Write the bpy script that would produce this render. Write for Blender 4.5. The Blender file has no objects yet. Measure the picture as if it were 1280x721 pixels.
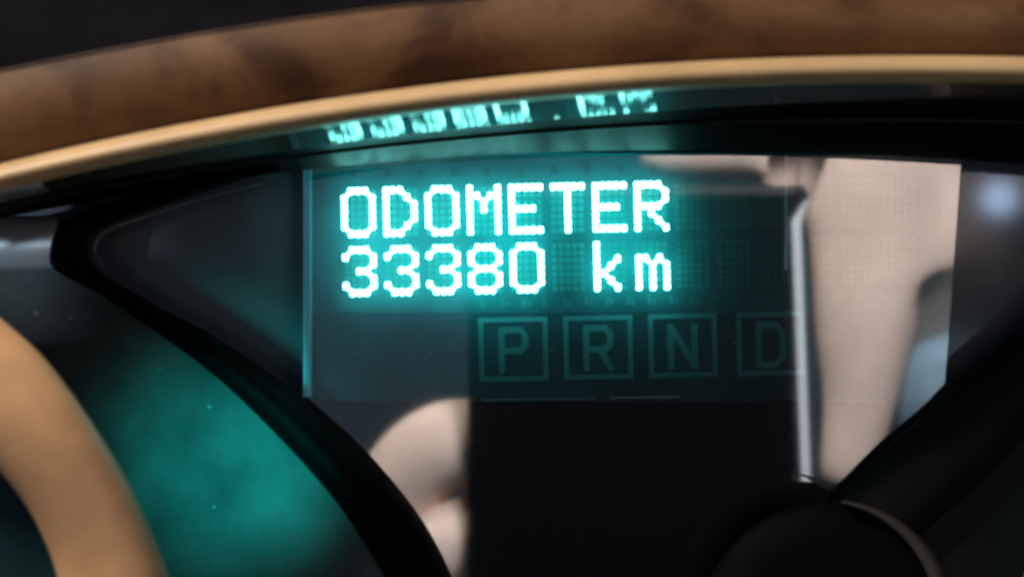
import bpy, bmesh, math, random
import numpy as np
from mathutils import Vector, Matrix

# ---------------------------------------------------------------- camera, world, lamps, exposure
S = bpy.context.scene
C = S.collection
D = 0.22                 # camera to display face, metres
K = 1e-4                 # metres per photo pixel on the display face
PANE_Y = -0.002          # front face of the display glass
cam_d = bpy.data.cameras.new('camera')
cam = bpy.data.objects.new('camera', cam_d); C.objects.link(cam)
cam.location = (0, -D, 0); cam.rotation_euler = (math.pi/2, 0, 0)
cam_d.sensor_width = 36; cam_d.lens = 36*D/0.128
cam_d.clip_start = 0.005; cam_d.clip_end = 20
cam_d.dof.use_dof = True; cam_d.dof.focus_distance = 0.257
cam_d.dof.aperture_fstop = cam_d.lens/2.0
S.camera = cam

W = bpy.data.worlds.new('World'); S.world = W; W.use_nodes = True
W.node_tree.nodes['Background'].inputs[0].default_value = (0.55, 0.80, 1.0, 1)
W.node_tree.nodes['Background'].inputs[1].default_value = 0.08

def lamp(name, kind, loc, target, power, color, size=0.1, **kw):
    l = bpy.data.lights.new(name, kind); l.energy = power; l.color = color
    if kind == 'AREA': l.shape = 'DISK'; l.size = size
    elif kind in ('POINT', 'SPOT'): l.shadow_soft_size = size
    for k, v in kw.items(): setattr(l, k, v)
    o = bpy.data.objects.new(name, l); C.objects.link(o); o.location = loc
    o.rotation_euler = (Vector(target)-Vector(loc)).to_track_quat('-Z', 'Y').to_euler()
    return o
# daylight from the windscreen side falling on the hands and the phone
lamp('windscreen_light', 'AREA', (0.10, 0.12, 0.34), (0.06, -0.26, 0.0), 6.8, (1.0, 0.93, 0.88), 0.14)
# cabin light from above on the trim
lamp('cabin_light', 'AREA', (-0.28, -0.22, 0.38), (-0.05, -0.03, 0.0), 3.9, (1.0, 0.90, 0.76), 0.16)
# added lamp in place of a window, making the blue glint at right
lamp('glint_lamp', 'AREA', (0.1195, -0.205, 0.0222), (0.0628, 0, 0.0115), 0.0030, (0.48, 0.68, 1.0), 0.008)
# added narrow spot without a real source, brightening the silver bar end
lamp('bar_fill_spot', 'SPOT', (-0.20, -0.30, 0.002), (-0.0640, -0.008, 0.0056), 4.2, (0.75, 0.90, 1.0), 0.01, spot_size=math.radians(2.9), spot_blend=1.0)

S.view_settings.view_transform = 'Standard'; S.view_settings.look = 'None'
S.view_settings.exposure = 0; S.view_settings.gamma = 1
S.cycles.use_denoising = True; S.cycles.filter_width = 2.4
S.cycles.max_bounces = 10; S.cycles.transparent_max_bounces = 12

# ---------------------------------------------------------------- helpers
def P(x, y, Y=0.0):
    """point that stands at depth Y (metres from the display face) at photo position x, y"""
    s = K*(D+Y)/D
    return Vector(((x-640)*s, Y, (360.5-y)*s))
def V(x, y, depth):
    """the real place of a thing whose mirror image in the display glass stands `depth` behind the glass"""
    q = P(x, y, depth)
    return Vector((q.x, 2*PANE_Y-q.y, q.z))

def mesh_obj(name, verts, faces, mat, parent=None, smooth=False):
    me = bpy.data.meshes.new(name); me.from_pydata([tuple(v) for v in verts], [], faces); me.update()
    if smooth:
        for p in me.polygons: p.use_smooth = True
    o = bpy.data.objects.new(name, me); C.objects.link(o)
    if mat: me.materials.append(mat)
    if parent: o.parent = parent
    return o
def bm_obj(name, bm, mat, parent=None, smooth=False):
    me = bpy.data.meshes.new(name); bm.normal_update(); bm.to_mesh(me); bm.free()
    if smooth:
        for p in me.polygons: p.use_smooth = True
    o = bpy.data.objects.new(name, me); C.objects.link(o)
    if mat: me.materials.append(mat)
    if parent: o.parent = parent
    return o
def thing(name, label, cat, loc=(0, 0, 0), group=None):
    o = bpy.data.objects.new(name, None); C.objects.link(o); o.empty_display_size = 0.01
    tag(o, label, cat, group); return o
def tag(o, label, cat, group=None):
    o['label'] = label; o['category'] = cat
    if group: o['group'] = group
    return o
def loft(name, rings, mat, parent=None, smooth=True, close_u=False):
    n = len(rings[0]); vs = [v for r in rings for v in r]; fs = []
    for i in range(len(rings)-1):
        for j in range(n if close_u else n-1):
            a = i*n+j; b = i*n+(j+1) % n
            fs.append((a, b, b+n, a+n))
    return mesh_obj(name, vs, fs, mat, parent, smooth)
def smooth_curve(pts, n):
    """Catmull-Rom through pixel points, resampled to n points evenly along its length"""
    p = [np.array(q, float) for q in pts]; p = [2*p[0]-p[1]]+p+[2*p[-1]-p[-2]]
    out = []
    for i in range(1, len(p)-2):
        for t in np.linspace(0, 1, 24, endpoint=False):
            a, b, c, d = p[i-1:i+3]
            out.append(.5*((2*b)+(-a+c)*t+(2*a-5*b+4*c-d)*t*t+(-a+3*b-3*c+d)*t**3))
    out.append(p[-2]); out = np.array(out)
    s = np.concatenate([[0], np.cumsum(np.linalg.norm(np.diff(out, axis=0), axis=1))])
    u = np.linspace(0, s[-1], n)
    return np.stack([np.interp(u, s, out[:, k]) for k in range(out.shape[1])], 1)

def nodes_of(name):
    m = bpy.data.materials.new(name); m.use_nodes = True
    return m, m.node_tree.nodes, m.node_tree.links
def principled(name, color, rough=0.5, metallic=0.0, spec=0.5, coat=0.0, coat_rough=0.1, emit=None, estr=0,
               noise=None, bump=None, ior=None):
    """noise = (scale, amount): mottles the colour; bump = (scale, distance): fine relief"""
    m, N, L = nodes_of(name); b = N['Principled BSDF']
    b.inputs['Base Color'].default_value = (*color, 1); b.inputs['Roughness'].default_value = rough
    b.inputs['Metallic'].default_value = metallic; b.inputs['Specular IOR Level'].default_value = spec
    b.inputs['Coat Weight'].default_value = coat; b.inputs['Coat Roughness'].default_value = coat_rough
    if ior: b.inputs['IOR'].default_value = ior
    if emit: b.inputs['Emission Color'].default_value = (*emit, 1); b.inputs['Emission Strength'].default_value = estr
    tc = N.new('ShaderNodeTexCoord')
    if noise:
        nz = N.new('ShaderNodeTexNoise'); nz.inputs['Scale'].default_value = noise[0]; nz.inputs['Detail'].default_value = 6
        L.new(tc.outputs['Object'], nz.inputs['Vector'])
        r = N.new('ShaderNodeValToRGB'); a = noise[1]
        r.color_ramp.elements[0].position = .3; r.color_ramp.elements[1].position = .7
        r.color_ramp.elements[0].color = (*[c*(1-a) for c in color], 1)
        r.color_ramp.elements[1].color = (*[min(1, c*(1+a)) for c in color], 1)
        L.new(nz.outputs['Fac'], r.inputs['Fac']); L.new(r.outputs['Color'], b.inputs['Base Color'])
    if bump:
        n2 = N.new('ShaderNodeTexNoise'); n2.inputs['Scale'].default_value = bump[0]; n2.inputs['Detail'].default_value = 4
        L.new(tc.outputs['Object'], n2.inputs['Vector'])
        bp = N.new('ShaderNodeBump'); bp.inputs['Distance'].default_value = bump[1]; bp.inputs['Strength'].default_value = 1
        L.new(n2.outputs['Fac'], bp.inputs['Height']); L.new(bp.outputs['Normal'], b.inputs['Normal'])
    return m

# ---------------------------------------------------------------- materials
def smear(m):
    """fine ridges along the strip, so that mirrored lights draw out into upright streaks"""
    N, L = m.node_tree.nodes, m.node_tree.links
    tc = N.new('ShaderNodeTexCoord'); mp = N.new('ShaderNodeMapping'); mp.inputs['Scale'].default_value = (20, 8000, 8000)
    nz = N.new('ShaderNodeTexNoise'); nz.inputs['Scale'].default_value = 1; nz.inputs['Detail'].default_value = 2
    bp = N.new('ShaderNodeBump'); bp.inputs['Distance'].default_value = .0000048; bp.inputs['Strength'].default_value = 1
    L.new(tc.outputs['Object'], mp.inputs['Vector']); L.new(mp.outputs['Vector'], nz.inputs['Vector'])
    L.new(nz.outputs['Fac'], bp.inputs['Height']); L.new(bp.outputs['Normal'], N['Principled BSDF'].inputs['Normal'])
def burl_wood():
    m, N, L = nodes_of('burl wood'); b = N['Principled BSDF']
    tc = N.new('ShaderNodeTexCoord'); mp = N.new('ShaderNodeMapping'); mp.inputs['Scale'].default_value = (75, 75, 110)
    L.new(tc.outputs['Object'], mp.inputs['Vector'])
    n1 = N.new('ShaderNodeTexNoise'); n1.inputs['Scale'].default_value = 1.0; n1.inputs['Detail'].default_value = 7
    n1.inputs['Distortion'].default_value = .6; L.new(mp.outputs['Vector'], n1.inputs['Vector'])
    r1 = N.new('ShaderNodeValToRGB'); e = r1.color_ramp.elements
    e[0].position = .34; e[0].color = (.050, .020, .008, 1)
    e[1].position = .72; e[1].color = (.190, .098, .042, 1)
    k = e.new(.50); k.color = (.135, .063, .025, 1)
    L.new(n1.outputs['Fac'], r1.inputs['Fac'])
    n2 = N.new('ShaderNodeTexNoise'); n2.inputs['Scale'].default_value = 9; n2.inputs['Detail'].default_value = 5
    L.new(mp.outputs['Vector'], n2.inputs['Vector'])
    mx = N.new('ShaderNodeMixRGB'); mx.blend_type = 'MULTIPLY'; mx.inputs['Fac'].default_value = .25
    r2 = N.new('ShaderNodeValToRGB'); r2.color_ramp.elements[0].position = .35; r2.color_ramp.elements[0].color = (.45, .40, .36, 1)
    r2.color_ramp.elements[1].position = .6
    L.new(n2.outputs['Fac'], r2.inputs['Fac']); L.new(r1.outputs['Color'], mx.inputs[1]); L.new(r2.outputs['Color'], mx.inputs[2])
    L.new(mx.outputs['Color'], b.inputs['Base Color'])
    b.inputs['Roughness'].default_value = .5; b.inputs['Specular IOR Level'].default_value = .25
    return m
M = {}
M['wood'] = burl_wood()
M['tan'] = principled('tan trim', (.50, .33, .175), .45, spec=.4, noise=(60, .22))
M['ring'] = principled('tan ring', (.56, .315, .165), .5, spec=.3, noise=(75, .30))
M['dash'] = principled('dark dashboard vinyl', (.0022, .002, .0026), .9, spec=.0, noise=(40, .3))
M['gloss'] = principled('glossy brown underside', (.05, .033, .020), .02, spec=.5, ior=2.2, noise=(50, .3))
smear(M['gloss'])
M['groove'] = principled('satin black groove', (.003, .0045, .0055), .42, spec=.08, noise=(80, .3))
M['rubber'] = principled('black seal', (.002, .002, .003), .6, spec=.04, noise=(200, .3))
M['navy'] = principled('smoked panel', (.10, .118, .15), .09, spec=.6, noise=(60, .25))
M['face'] = principled('gauge face', (.042, .060, .066), .55, spec=.3, noise=(120, .42), bump=(700, .0001))
M['dark'] = principled('black plastic', (.008, .008, .011), .4, spec=.3, noise=(60, .3))
M['silver'] = principled('satin silver', (.46, .52, .58), .38, metallic=.3, noise=(30, .08))
M['phone'] = principled('black phone back', (.003, .003, .004), .35, spec=.12)
M['edge'] = principled('pale metal edge', (.80, .88, .96), .4, metallic=.2)
M['skin'] = principled('skin', (.70, .55, .48), .55, spec=.3, noise=(45, .16))
M['sleeve'] = principled('blue grey cloth', (.20, .30, .38), .9, spec=.1, noise=(120, .2), bump=(900, .0006))
M['substrate'] = principled('display plate', (.003, .118, .138), .6, spec=.1, noise=(150, .25))
M['mask'] = principled('display mask', (.002, .002, .004), .7, spec=.05)
M['unlit'] = principled('unlit phosphor', (.010, .185, .185), .7, spec=.1)
M['lit'] = principled('lit phosphor', (.1, .4, .4), .7, emit=(.26, 1.0, .89), estr=24)
M['wire'] = principled('fine wire', (.55, .68, .75), .4, metallic=.3)
M['glow_edge'] = principled('lit glass edge', (.12, .35, .42), .5, emit=(.05, .42, .55), estr=.17)  # emission stands in for light caught by the glass edge

def glass():
    m, N, L = nodes_of('half reflecting display glass'); N.remove(N['Principled BSDF'])
    t = N.new('ShaderNodeBsdfTransparent'); t.inputs[0].default_value = (.93, .97, .98, 1)
    g = N.new('ShaderNodeBsdfGlossy'); g.inputs['Roughness'].default_value = .032
    g.inputs['Color'].default_value = (.95, .97, 1, 1)
    x = N.new('ShaderNodeMixShader'); x.inputs[0].default_value = .23
    L.new(t.outputs[0], x.inputs[1]); L.new(g.outputs[0], x.inputs[2]); L.new(x.outputs[0], N['Material Output'].inputs[0])
    return m
M['glass'] = glass()

# ---------------------------------------------------------------- bezel over the cluster (wood band, tan bead, glossy underside)
XS = np.linspace(-260, 1560, 150)
def fit(pts, deg=4):
    x = np.array([p[0] for p in pts])/1000; y = np.array([p[1] for p in pts]); c = np.polyfit(x, y, deg)
    return lambda q: np.polyval(c, np.asarray(q)/1000)
woodtop = fit([(-200, 130), (0, 88), (100, 68), (200, 50), (300, 33), (400, 17), (500, 5), (600, -4), (800, -17), (1000, -24), (1280, -22), (1500, -10)])
lip = fit([(-200, 275), (0, 222), (200, 178), (400, 143), (520, 126), (640, 110.5), (760, 101), (870, 94), (1050, 89), (1280, 87), (1500, 98)])
ubot = fit([(-200, 306), (0, 253), (200, 211), (415, 182), (500, 172), (611, 157), (740, 144), (830, 136), (1050, 128), (1280, 127), (1500, 138)])
wintop = fit([(-200, 318), (0, 272), (110, 254), (180, 243), (250, 230), (380, 207), (600, 195), (800, 191), (980, 191), (1280, 203), (1500, 225)])

bezel = thing('cluster_bezel', 'brown burl wood arch with tan bead curving over the display', 'dashboard trim')
def ring(fn, Y, dy=0.0): return [P(x, float(fn(x))+dy, Y) for x in XS]
# wood band, slightly crowned towards the driver
rs = []
for k in range(9):
    t = k/8; f = lambda x, t=t: woodtop(x)*(1-t)+(lip(x)-11)*t
    rs.append(ring(f, -0.036-0.0012*math.sin(math.pi*t)+0.0005*t))
loft('wood_panel', rs, M['wood'], bezel)
# tan bead: a half round
rs = []
for k in range(11):
    a = math.pi*k/10
    rs.append(ring(lip, -0.0362-0.0030*math.sin(a), 0-17*math.cos(a)))
loft('trim_bead', rs, M['tan'], bezel)
# underside: a glossy strip sloping back, set so that the lower line of characters is mirrored in it
def solve_profile(y0, y1, t0, t1, Y, n=12):
    """cross-section at x=620 from photo height y0 to y1: at each height take the slope that mirrors display rows t0 to t1"""
    out = []
    for i in range(n+1):
        y = y0+(y1-y0)*i/n; out.append((i/n, Y))
        ty = t0+(t1-t0)*i/n
        d = D+Y; z = (360.5-y)*K*d/D; zt = (360.5-ty)*K
        a_in = math.atan2(z, d); a_out = math.atan2(zt-z, -Y); sl = math.tan((a_in+a_out)/2)
        yn = y0+(y1-y0)*(i+1)/n; k = (360.5-yn)*K/D
        Y = (z-sl*Y-k*D)/(k-sl)
    return out
prof = solve_profile(float(ubot(620)), float(lip(620))+12, 306, 364, -0.015)
rs = [ring(lambda x, t=t: ubot(x)*(1-t)+(lip(x)+12)*t, Y) for t, Y in reversed(prof)]
loft('glossy_underside', rs, M['gloss'], bezel)
# closing return between bead and underside, behind the bead
rs = [ring(lip, -0.0375, 12), ring(lip, -0.0375, 4), ring(lip, prof[-1][1]-0.002, 4), ring(lip, prof[-1][1], 12)]
loft('bead_return', rs, M['dark'], bezel, smooth=False)
# satin groove stepping down to the window
def mixed(t): return lambda x: ubot(x)*(1-t)+wintop(x)*t
gp = solve_profile(float(ubot(620))+2, float(wintop(620)), 318, 225, -0.0145)
rs = [ring(mixed(0), -0.0150)]+[ring(mixed(.06+.94*t), Y) for t, Y in gp]+[ring(mixed(1.0), -0.0005)]
loft('groove', rs, M['groove'], bezel)

# thin glossy bead added along the groove to catch a teal streak
M['line'] = principled('glossy black bead', (.008, .010, .011), .3, spec=.25)
rs = []
for k in range(7):
    a = math.pi*2*k/6; rs.append([P(x, float(mixed(.34)(x)), gp[4][1]-.0003)+Vector((0, .00042*math.cos(a), .00030*math.sin(a))) for x in XS])
loft('streak_bead', rs, M['line'], bezel)
# dashboard top above the wood
dash = loft('dashboard_top', [ring(woodtop, -0.0362, 2), ring(woodtop, -0.034, -8), ring(woodtop, -0.02, -60), ring(woodtop, 0.02, -130), ring(woodtop, 0.09, -190)], M['dash'])
tag(dash, 'black dashboard top above the wood arch', 'dashboard')

# ---------------------------------------------------------------- smoked panel behind the window, left of and around the display
def slab(name, x0, y0, x1, y1, Y0, Y1, mat, parent=None, rot=0.0):
    """box: photo-plane rectangle at depth 0 scale, between depths Y0 (front) and Y1 (back)"""
    a, b = P(x0, y0), P(x1, y1)
    vs = []
    for Y in (Y0, Y1):
        vs += [(a.x, Y, a.z), (b.x, Y, a.z), (b.x, Y, b.z), (a.x, Y, b.z)]
    fs = [(0, 3, 2, 1), (4, 5, 6, 7), (0, 1, 5, 4), (1, 2, 6, 5), (2, 3, 7, 6), (3, 0, 4, 7)]
    return mesh_obj(name, vs, fs, mat, parent)
bp = slab('backing_panel', -120, 120, 1420, 860, 0.0034, 0.006, M['navy'])
tag(bp, 'dark smoked panel behind the message display window', 'panel')

# ---------------------------------------------------------------- message display
disp = thing('message_display', 'glowing teal dot matrix display reading ODOMETER 33380 km', 'display')
FONT = {
 'O': '01110 10001 10001 10001 10001 10001 01110', 'D': '11100 10010 10001 10001 10001 10010 11100',
 'M': '10001 11011 10101 10101 10001 10001 10001', 'E': '11111 10000 10000 11110 10000 10000 11111',
 'T': '11111 00100 00100 00100 00100 00100 00100', 'R': '11110 10001 10001 11110 10100 10010 10001',
 '3': '01110 10001 00001 00110 00001 10001 01110', '8': '01110 10001 10001 01110 10001 10001 01110',
 '0': '01110 10001 10001 10001 10001 10001 01110', 'k': '10000 10000 10010 10100 11000 10100 10010',
 'm': '00000 00000 11010 10101 10101 10101 10101'}
PX, PY, PITCH = 8.7, 8.9, 52.2
ROT = math.radians(1.25)
RC = P(640, 330)
def tilt(v):
    """the display sits turned a little in the picture"""
    c, s = math.cos(ROT), math.sin(ROT); x, z = v.x-RC.x, v.z-RC.z
    return Vector((RC.x+c*x-s*z, v.y, RC.z+s*x+c*z))
def cell_origin(col, row): return 432.5+PITCH*col, (235.0 if row == 0 else 308.5)
DOT_Y, PLATE_Y = -0.0006, 0.0018
def lit_char(ch, col, row):
    ox, oy = cell_origin(col, row); rows = FONT[ch].split()
    dots = [(c, r) for r in range(7) for c in range(5) if rows[r][c] == '1']
    h = 0.6; R = 4.2
    nx, ny = int((4*PX+2*R)/h)+3, int((6*PY+2*R)/h)+3
    X, Yg = np.meshgrid((np.arange(nx)+.5)*h-R-.5, (np.arange(ny)+.5)*h-R-.5)
    on = np.zeros(X.shape, bool)
    for (c, r) in dots:                      # each dot a rounded square of its own
        ax, ay = np.abs(X-c*PX), np.abs(Yg-r*PY)
        on |= (ax < 3.5) & (ay < R) & (ax+ay < 1.52*R)
        for dc in (1, -1):                   # corners of diagonal neighbours run together
            if (c+dc, r+1) in dots and (c+dc, r) not in dots and (c, r+1) not in dots:
                t = np.clip(((X-c*PX)*dc*PX+(Yg-r*PY)*PY)/(PX*PX+PY*PY), 0, 1)
                on |= np.hypot(X-(c+dc*t)*PX, Yg-(r+t)*PY) < 2.2
    idx = {}; vs = []; fs = []
    def vid(i, j):
        if (i, j) not in idx:
            idx[(i, j)] = len(vs)
            vs.append(tilt(P(ox+j*h-R-.5, oy+i*h-R-.5)+Vector((0, DOT_Y, 0))))
        return idx[(i, j)]
    for i in range(ny):
        j = 0
        while j < nx:
            if on[i, j]:
                k = j
                while k < nx and on[i, k]: k += 1
                fs.append((vid(i, j), vid(i+1, j), vid(i+1, k), vid(i, k))); j = k
            else: j += 1
    o = mesh_obj('lit_character', vs, fs, M['lit'], disp)
    o['label'] = 'glowing %s %s' % ('digit' if ch.isdigit() else 'letter', ch)
for i, ch in enumerate('ODOMETER'): lit_char(ch, i, 0)
for i, ch in enumerate('33380 km'):
    if ch != ' ': lit_char(ch, i, 1)
# unlit 5x7 cells (every cell, also behind the lit characters)
def quad(vs, fs, x0, y0, x1, y1, Y):
    b = len(vs)
    for (x, y) in ((x0, y0), (x0, y1), (x1, y1), (x1, y0)): vs.append(tilt(P(x, y)+Vector((0, Y, 0))))
    fs.append((b, b+1, b+2, b+3))
for row in (0, 1):
    for col in range(14):
        ox, oy = cell_origin(col, row); vs, fs = [], []
        for r in range(7):
            for c in range(5):
                quad(vs, fs, ox+c*PX-3.1, oy+r*PY-3.1, ox+c*PX+3.1, oy+r*PY+3.1, PLATE_Y-0.00003)
        o = mesh_obj('unlit_character_cell', vs, fs, M['unlit'], disp)
# plate below the characters, masked black lower down
slab('plate', 388, 190, 1181, 391, PLATE_Y, 0.0030, M['substrate'], disp)
M['plate_low'] = principled('lower display plate', (.002, .078, .096), .6, spec=.1, noise=(150, .25))  # darker copy of the plate, putting the fading halo into the colour
slab('lower_plate', 388, 391.2, 1178, 502, PLATE_Y+.00003, 0.0030, M['plate_low'], disp)
slab('lower_mask', 388, 502.5, 1170, 790, PLATE_Y+0.0001, 0.0030, M['mask'], disp)
# small icon row under the text
random.seed(4)
vs, fs = [], []
x = 598
while x < 1160:
    w = random.choice((6, 8, 10, 12)); quad(vs, fs, x, 374+random.uniform(-1, 1), x+w*.45, 385, PLATE_Y-0.00003)
    quad(vs, fs, x+w*.6, 377, x+w, 385+random.uniform(-3, 1), PLATE_Y-0.00003); x += 26.5
mesh_obj('icon_row', vs, fs, M['unlit'], disp)
vs, fs = [], []
for k in range(18): quad(vs, fs, 440+k*42, 208, 447+k*42, 217, PLATE_Y-0.00003)
mesh_obj('terminal_row', vs, fs, M['plate_low'], disp)
# gear selector boxes P R N D
M['gear'] = principled('gear legend phosphor', (.040, .29, .31), .7, spec=.1)
STROKES = {
 'P': [(0, 0, 0, 1), (0, 0, .8, 0), (.8, 0, 1, .15), (1, .15, 1, .38), (1, .38, .8, .52), (.8, .52, 0, .52)],
 'R': [(0, 0, 0, 1), (0, 0, .8, 0), (.8, 0, 1, .15), (1, .15, 1, .38), (1, .38, .8, .52), (.8, .52, 0, .52), (.55, .52, 1, 1)],
 'N': [(0, 0, 0, 1), (0, 0, 1, 1), (1, 0, 1, 1)],
 'D': [(0, 0, 0, 1), (0, 0, .7, 0), (.7, 0, 1, .2), (1, .2, 1, .8), (1, .8, .7, 1), (.7, 1, 0, 1)]}
def raster_strokes(segs, x0, y0, x1, y1, R, Y, name, mat, parent, h=1.2):
    nx, ny = int((x1-x0+2*R)/h)+2, int((y1-y0+2*R)/h)+2
    X, Yg = np.meshgrid(x0-R+(np.arange(nx)+.5)*h, y0-R+(np.arange(ny)+.5)*h); best = np.full(X.shape, 1e9)
    for (ax, ay, bx, by) in segs:
        ax, bx = x0+ax*(x1-x0), x0+bx*(x1-x0); ay, by = y0+ay*(y1-y0), y0+by*(y1-y0)
        dx, dy = bx-ax, by-ay; t = np.clip(((X-ax)*dx+(Yg-ay)*dy)/(dx*dx+dy*dy), 0, 1)
        best = np.minimum(best, np.hypot(X-ax-t*dx, Yg-ay-t*dy))
    on = best < R; vs, fs = [], []
    for i in range(ny):
        j = 0
        while j < nx:
            if on[i, j]:
                k = j
                while k < nx and on[i, k]: k += 1
                quad(vs, fs, x0-R+j*h, y0-R+i*h, x0-R+k*h, y0-R+(i+1)*h, Y); j = k
            else: j += 1
    return mesh_obj(name, vs, fs, mat, parent)
for ch, bx0, bx1 in (('P', 599, 680), ('R', 706, 787), ('N', 813, 893), ('D', 924, 1004)):
    vs, fs = [], []; w = 3.2; t, b = 400, 474
    quad(vs, fs, bx0-w, t-w, bx1+w, t+w, PLATE_Y-0.00004); quad(vs, fs, bx0-w, b-w, bx1+w, b+w, PLATE_Y-0.00004)
    quad(vs, fs, bx0-w, t+w, bx0+w, b-w, PLATE_Y-0.00004); quad(vs, fs, bx1-w, t+w, bx1+w, b-w, PLATE_Y-0.00004)
    f = mesh_obj('gear_box', vs, fs, M['gear'], disp); f['label'] = 'dim square outline round the letter '+ch
    cx = (bx0+bx1)/2
    raster_strokes(STROKES[ch], cx-15, 413, cx+15, 463, 4.2, PLATE_Y-0.00004, 'gear_letter', M['gear'], f)
# fine bright wires
def rod(name, p, q, r, mat, parent, sides=8):
    p, q = Vector(p), Vector(q); d = (q-p); M4 = d.to_track_quat('Z', 'Y').to_matrix()
    rings = [[c+M4@Vector((r*math.cos(2*math.pi*k/sides), r*math.sin(2*math.pi*k/sides), 0)) for k in range(sides)] for c in (p, q)]
    return loft(name, rings, mat, parent, close_u=True)
def dwire(x0, y0, x1, y1, r, mat): return rod('wire', tilt(P(x0, y0)+Vector((0, -0.0006, 0))), tilt(P(x1, y1)+Vector((0, -0.0006, 0))), r, mat, disp)
dwire(598, 499, 640, 499, .00008, M['wire']); dwire(640, 499, 742, 499.6, .00005, M['wire']); dwire(758, 499.5, 845, 500, .00011, M['wire'])
dwire(985, 203, 981.5, 345, .00022, M['wire'])
# the glass itself and its left edge, its caught light put in as emission
pts = [(384, 196), (1197, 196), (1181, 420), (1150, 800), (384, 800)]
pv = [P(x, y)+Vector((0, Y, 0)) for Y in (PANE_Y, PANE_Y+.0003) for x, y in pts]
mesh_obj('glass_pane', pv, [(0, 4, 3, 2, 1), (5, 6, 7, 8, 9)]+[(i, (i+1) % 5, 5+(i+1) % 5, 5+i) for i in range(5)], M['glass'], disp)
M['dust'] = principled('dust', (.20, .22, .22), .9, spec=.1)
def speck(x, y, Y, r, parent, sx=1.0):
    c = P(x, y, Y); a0 = random.uniform(0, 6); k = [random.uniform(.6, 1.2) for _ in range(7)]
    top = [c+Vector((sx*r*K*k[i]*math.cos(a0+i*6.283/7), -0.00002, r*K*k[i]*math.sin(a0+i*6.283/7))) for i in range(7)]
    vs = top+[c+Vector((0, -0.00009, 0))]
    mesh_obj('dust_speck', vs, [(i, (i+1) % 7, 7) for i in range(7)], M['dust'], parent)
for x, y, q in ((446, 450, 2.6), (429, 464, 1.4), (474, 478, 1.6), (538, 441, 1.1), (690, 437, 1.5), (913, 420, 1.8), (918, 428, 1.5), (560, 214, 1.3), (420, 300, 1.0)):
    speck(x, y, PANE_Y, q, disp)
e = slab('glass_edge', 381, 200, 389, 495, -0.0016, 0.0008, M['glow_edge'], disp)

# ---------------------------------------------------------------- window seal, left: black rubber running round the pointed corner
seal = thing('window_seal', 'black rubber seal round the pointed left corner of the window', 'seal')
inner = smooth_curve([(350, 214), (320, 221), (300, 226), (200, 258), (140, 278), (113, 293), (109, 315), (125, 340), (200, 384), (267, 420), (347, 473), (400, 517), (455, 567), (520, 645), (562, 721), (600, 820)], 150)
outer = smooth_curve([(350, 212.5), (320, 217), (300, 220), (180, 243), (110, 262), (72, 283), (59, 312), (70, 338), (133, 373), (220, 433), (280, 480), (347, 545), (400, 603), (440, 655), (480, 721), (520, 820)], 150)
rs = []
for t, Y in ((0, .003), (0, -.0035), (.06, -.0052), (.2, -.0075), (.45, -.0095), (.7, -.0098), (.9, -.0088), (1, -.0066), (1, .004)):
    q = inner*(1-t)+outer*t
    rs.append([P(a, b, Y) for a, b in q])
loft('seal_body', rs, M['rubber'], seal)
# thin pale inner bead at the tip
ib = smooth_curve([(330, 226), (240, 249), (180, 268), (140, 281), (119, 294), (115, 315), (126, 335)], 50)
w_in = smooth_curve([(330, 230), (240, 254), (180, 274), (144, 288), (126, 299), (121, 315), (131, 331)], 50)
rs = [[P(a, b, Y) for a, b in ib*(1-t)+w_in*t] for t, Y in ((0, -.0034), (.35, -.0044), (.75, -.0040), (1, -.001))]
M['bead'] = principled('grey inner bead', (.16, .18, .19), .3, spec=.6)
loft('inner_bead', rs, M['bead'], seal)

# ---------------------------------------------------------------- left gauge: face and tan ring
lg = thing('left_gauge', 'dark gauge panel lit teal beside a tan ring at lower left', 'gauge')
# face sheet between seal and ring, gently dished
OI = int(np.argmin(outer[:, 0]))+2
rs = []
for i in range(14):
    y = 322+i*38; row = []
    for j in range(20):
        t = j/19; xr = float(np.interp(y, outer[OI:, 1], outer[OI:, 0])) if y > 340 else 66
        x = -160+(xr+8+160)*t
        row.append(P(x, y, -0.0068+0.0025*math.sin(math.pi*t)))
    rs.append(row)
loft('gauge_face', rs, M['face'], lg)
oe = smooth_curve([(-120, 318), (-50, 355), (0, 397), (55, 447), (110, 520), (160, 602), (200, 690), (215, 735), (240, 830)], 70)
ie = smooth_curve([(-200, 440), (-100, 505), (-40, 552), (0, 590), (35, 635), (62, 690), (75, 735), (85, 780), (100, 860)], 70)
rs = []
for k in range(15):
    t = k/14; a = math.pi*t; tt = .5-.5*math.cos(a)
    q = oe*(1-tt)+ie*tt; rs.append([P(x, y, -0.040-0.0045*math.sin(a)) for x, y in q])
rs = [[P(x, y, -0.030) for x, y in oe]]+rs+[[P(x, y, -0.030) for x, y in ie]]
loft('tan_ring', rs, M['ring'], lg)
# inner well of the ring
M['well'] = principled('dark teal well', (.012, .045, .055), .6, spec=.2, noise=(60, .3))
rs = [[P(x, y, -0.0305) for x, y in ie], [P(x-60, y+70, -0.027) for x, y in ie], [P(x-220, y+200, -0.026) for x, y in ie]]
loft('inner_well', rs, M['well'], lg)
# added teal spot in front of the gauge face, for its glow
gl = lamp('gauge_glow_spot', 'SPOT', tuple(P(276, 630, -0.034)), tuple(P(290, 580, -0.006)), 0.072, (.0, 1.0, .80), .004, spot_size=math.radians(66), spot_blend=1.0)

for x, y, q in ((46, 391, 4.5), (88, 397, 2.6), (262, 508, 2.4), (268, 633, 2.2), (200, 462, 1.4)):
    xr = float(np.interp(y, outer[OI:, 1], outer[OI:, 0])); speck(x, y, -0.0068+0.0025*math.sin(math.pi*(x+160)/(xr+168)), q, lg)
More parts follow.
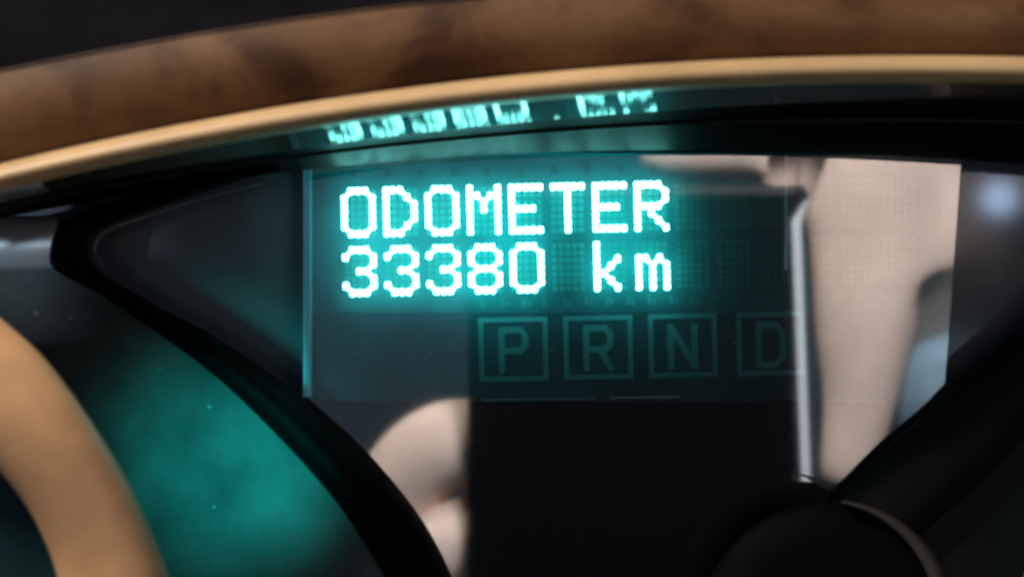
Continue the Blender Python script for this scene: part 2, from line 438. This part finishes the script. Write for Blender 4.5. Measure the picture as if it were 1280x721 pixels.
# silver end piece at the left of the seal
sv = thing('silver_trim', 'satin silver bar end touching the window seal at far left', 'trim')
rs = []
for i in range(13):
    t = i/12; x = -120+(72+120)*t; sh = 1-0.10*t
    row = []
    for k in range(17):
        a = -math.pi*.5+math.pi*k/16
        row.append(P(x, 304+37*sh*math.sin(a), -0.0050-0.0030*math.cos(a)*sh))
    rs.append(row)
loft('bar', rs, M['silver'], sv)

# ---------------------------------------------------------------- right side: seal, panel, round hood
rseal = thing('window_seal', 'black rubber seal slanting down at the right of the window', 'seal')
ri = smooth_curve([(1420, 275), (1350, 338), (1280, 405), (1230, 447), (1198, 476), (1165, 510), (1110, 556), (1060, 606), (1010, 655), (950, 722), (900, 790)], 70)
ro = smooth_curve([(1500, 330), (1440, 400), (1370, 465), (1320, 510), (1285, 540), (1250, 575), (1200, 625), (1150, 670), (1100, 720), (1040, 780), (990, 850)], 70)
rs = [[P(a, b, Y) for a, b in ri*(1-t)+ro*t] for t, Y in ((0, .003), (0, -.0035), (.05, -.0055), (.2, -.0078), (.45, -.0095), (.7, -.0098), (.9, -.0088), (1, -.0066), (1, .004))]
M['rubber2'] = principled('lighter black seal', (.010, .010, .012), .6, spec=.1, noise=(90, .4))  # same seal in a slightly lighter black, for a fainter outline
loft('seal_body', rs, M['rubber2'], rseal)
rp = []
for k in range(len(ro)):
    x, y = ro[k]; rp.append([P(x-12+(1700-x)*t, y-12+(140)*t, -0.0055-.001*t) for t in np.linspace(0, 1, 14)])
rg = thing('right_gauge', 'dim grey gauge panel with a tan ring at lower right corner', 'gauge')
M['face2'] = principled('dark gauge face', (.020, .027, .029), .6, spec=.15, noise=(100, .4))  # darker copy of the left face colour, to merge with the seal
loft('gauge_face', rp, M['face2'], rg)
oe2 = smooth_curve([(1424, 470), (1359, 560), (1316, 640), (1286, 705), (1270, 760), (1252, 840)], 50)
ie2 = smooth_curve([(1520, 560), (1455, 640), (1420, 700), (1395, 750), (1380, 800), (1365, 860)], 50)
rs = [[P(x, y, -0.022) for x, y in oe2]]
for k in range(11):
    a = math.pi*k/10; tt = .5-.5*math.cos(a); rs.append([P(x, y, -0.030-0.006*math.sin(a)) for x, y in oe2*(1-tt)+ie2*tt])
loft('tan_ring', rs, M['ring'], rg)

hood = thing('round_hood', 'black round hood with grey rim at the lower right of the display', 'hood')
cx, cy, hr = 1035, 788, 164
M['rim'] = principled('grey rim', (.050, .046, .046), .7, spec=.15)
M['cap'] = principled('matt black cap', (.0025, .0025, .003), .7, spec=.05)
A0, A1, NA = math.radians(-84), math.radians(40), 60  # grey arc only on the side meant to look lit, tapering as it dims
rs = []
for t, Y in ((0, -.004), (0, -.0135), (.12, -.0158), (.35, -.0172), (.7, -.0176), (1, -.0172)):
    row = []
    for k in range(NA+1):
        u = k/NA; a = A0+(A1-A0)*u; w = 4+24*min(1, u*1.6); rr = hr-w*t
        row.append(P(cx+rr*math.cos(a), cy+rr*math.sin(a), Y))
    rs.append(row)
loft('rim', rs, M['rim'], hood)
rs = []
for rr, Y in ((hr-2, .0), (hr-3, -.0130), (hr-12, -.0160), (hr-50, -.0166), (hr-90, -.0170), (2, -.0172)):
    rs.append([P(cx+rr*math.cos(2*math.pi*k/96), cy+rr*math.sin(2*math.pi*k/96), Y) for k in range(96)])
loft('cap', rs, M['cap'], hood, close_u=True)

# ---------------------------------------------------------------- what the display glass mirrors: the phone taking the picture and the hands holding it
phone = thing('phone', 'black phone with pale metal edge mirrored in the display glass', 'phone')
ph_d = D+0.001+2*PANE_Y          # its back stands just behind the camera
def outline(inset):
    pts = [(585+inset, 1050-inset), (585+inset, 240+inset), (593+inset, 232+inset), (1004-inset, 232+inset), (1012-inset, 246+inset), (1001-inset, 276), (1014-inset, 620), (1030-inset, 1050-inset)]
    return pts
fb = [V(x, y, ph_d) for x, y in outline(11)]; mid = [V(x, y, ph_d+0.0005) for x, y in outline(0)]; bk = [V(x, y, ph_d+0.006) for x, y in outline(4)]
n = len(fb)
mesh_obj('back_cover', fb, [tuple(range(n))], M['phone'], phone)
mesh_obj('side_frame', mid+bk, [(i, (i+1) % n, n+(i+1) % n, n+i) for i in range(n)], M['phone'], phone)
mesh_obj('screen', bk, [tuple(range(n))], M['phone'], phone)
mesh_obj('bevel', fb+mid, [(i, (i+1) % n, n+(i+1) % n, n+i) for i in range(n) if i not in (4, 5, 6)], M['phone'], phone)
mesh_obj('metal_edge', fb+mid, [(i, (i+1) % n, n+(i+1) % n, n+i) for i in (4, 5, 6)], M['edge'], phone)

def skinned(name, chains, mat):
    """one continuous surface grown round connected chains: list of [(x, y, depth, radius_m), ...] in mirror space; points at equal places join"""
    me = bpy.data.meshes.new(name); vs, es, rad, key = [], [], [], {}
    for ch in chains:
        prev = None
        for (x, y, d, r) in ch:
            k = (x, y, d)
            if k not in key: key[k] = len(vs); vs.append(V(x, y, d)*10); rad.append(r*10)
            if prev is not None: es.append((prev, key[k]))
            prev = key[k]
    me.from_pydata([tuple(v) for v in vs], es, []); o = bpy.data.objects.new(name+'_source', me); C.objects.link(o)
    md = o.modifiers.new('skin', 'SKIN'); sb = o.modifiers.new('sub', 'SUBSURF'); sb.levels = sb.render_levels = 3
    for i, sv_ in enumerate(me.skin_vertices[0].data): sv_.radius = (rad[i], rad[i]); sv_.use_root = (i == 0)
    dg = bpy.context.evaluated_depsgraph_get(); out = bpy.data.meshes.new_from_object(o.evaluated_get(dg))
    bpy.data.objects.remove(o)
    for v in out.vertices: v.co *= .1
    for p in out.polygons: p.use_smooth = True
    out.materials.clear(); out.materials.append(mat); r = bpy.data.objects.new(name, out); C.objects.link(r); return r
H = ph_d+0.016
hand = skinned('hand', [
    [(1330, 40, H+.024, .028), (1230, 110, H+.024, .036), (1100, 180, H+.022, .036)],
    [(1100, 180, H+.022, .036), (1040, 178, H+.010, .0125), (950, 184, H+.008, .0088), (860, 188, H+.008, .0080), (795, 193, H+.008, .0066)],
    [(1100, 180, H+.022, .036), (1078, 370, H+.002, .0165), (1080, 480, H+.000, .0105), (1054, 620, H+.000, .0072)],
    [(1100, 180, H+.022, .036), (1158, 340, H+.008, .0140), (1148, 400, H+.014, .0105), (1120, 440, H+.022, .0085)],
    [(1230, 110, H+.024, .036), (1238, 290, H+.012, .0115), (1228, 340, H+.018, .0098), (1205, 370, H+.026, .0080)],
    [(1230, 110, H+.024, .036), (1320, 260, H+.016, .0105), (1315, 320, H+.022, .0088), (1298, 360, H+.028, .0075)]], M['skin'])
tag(hand, 'pale hand mirrored in the glass to the right of the phone', 'hand')
hand2 = skinned('hand', [
    [(760, 900, H+.010, .026), (700, 800, H+.012, .030), (660, 720, H+.012, .028)],
    [(660, 720, H+.012, .028), (630, 565, H+.008, .0150), (572, 548, H+.004, .0142), (516, 575, H+.006, .0135), (478, 660, H+.010, .0135), (470, 730, H+.014, .0110)],
    [(660, 720, H+.012, .028), (630, 668, H+.004, .0120), (582, 662, H+.000, .0110), (540, 690, H+.000, .0115), (505, 750, H+.004, .0100)],
    [(700, 800, H+.012, .030), (610, 770, H+.002, .0115), (560, 775, H+.000, .0110), (530, 830, H+.000, .0095), (520, 880, H+.008, .0080)],
    [(760, 900, H+.010, .026), (640, 890, H+.004, .0100), (580, 895, H+.000, .0095), (560, 940, H+.004, .0078)],
    [(660, 720, H+.012, .028), (740, 600, H+.012, .0110), (770, 520, H+.012, .0095), (785, 450, H+.012, .0080)]], M['skin'])
tag(hand2, 'curled hand mirrored at the lower left of the phone', 'hand')
sl = skinned('sleeve', [[(1160, 415, H+.010, .011), (1172, 475, H+.010, .022), (1340, 660, H+.045, .040), (1470, 850, H+.05, .045)]], M['sleeve'])
tag(sl, 'blue grey sleeve mirrored behind the right hand', 'sleeve')
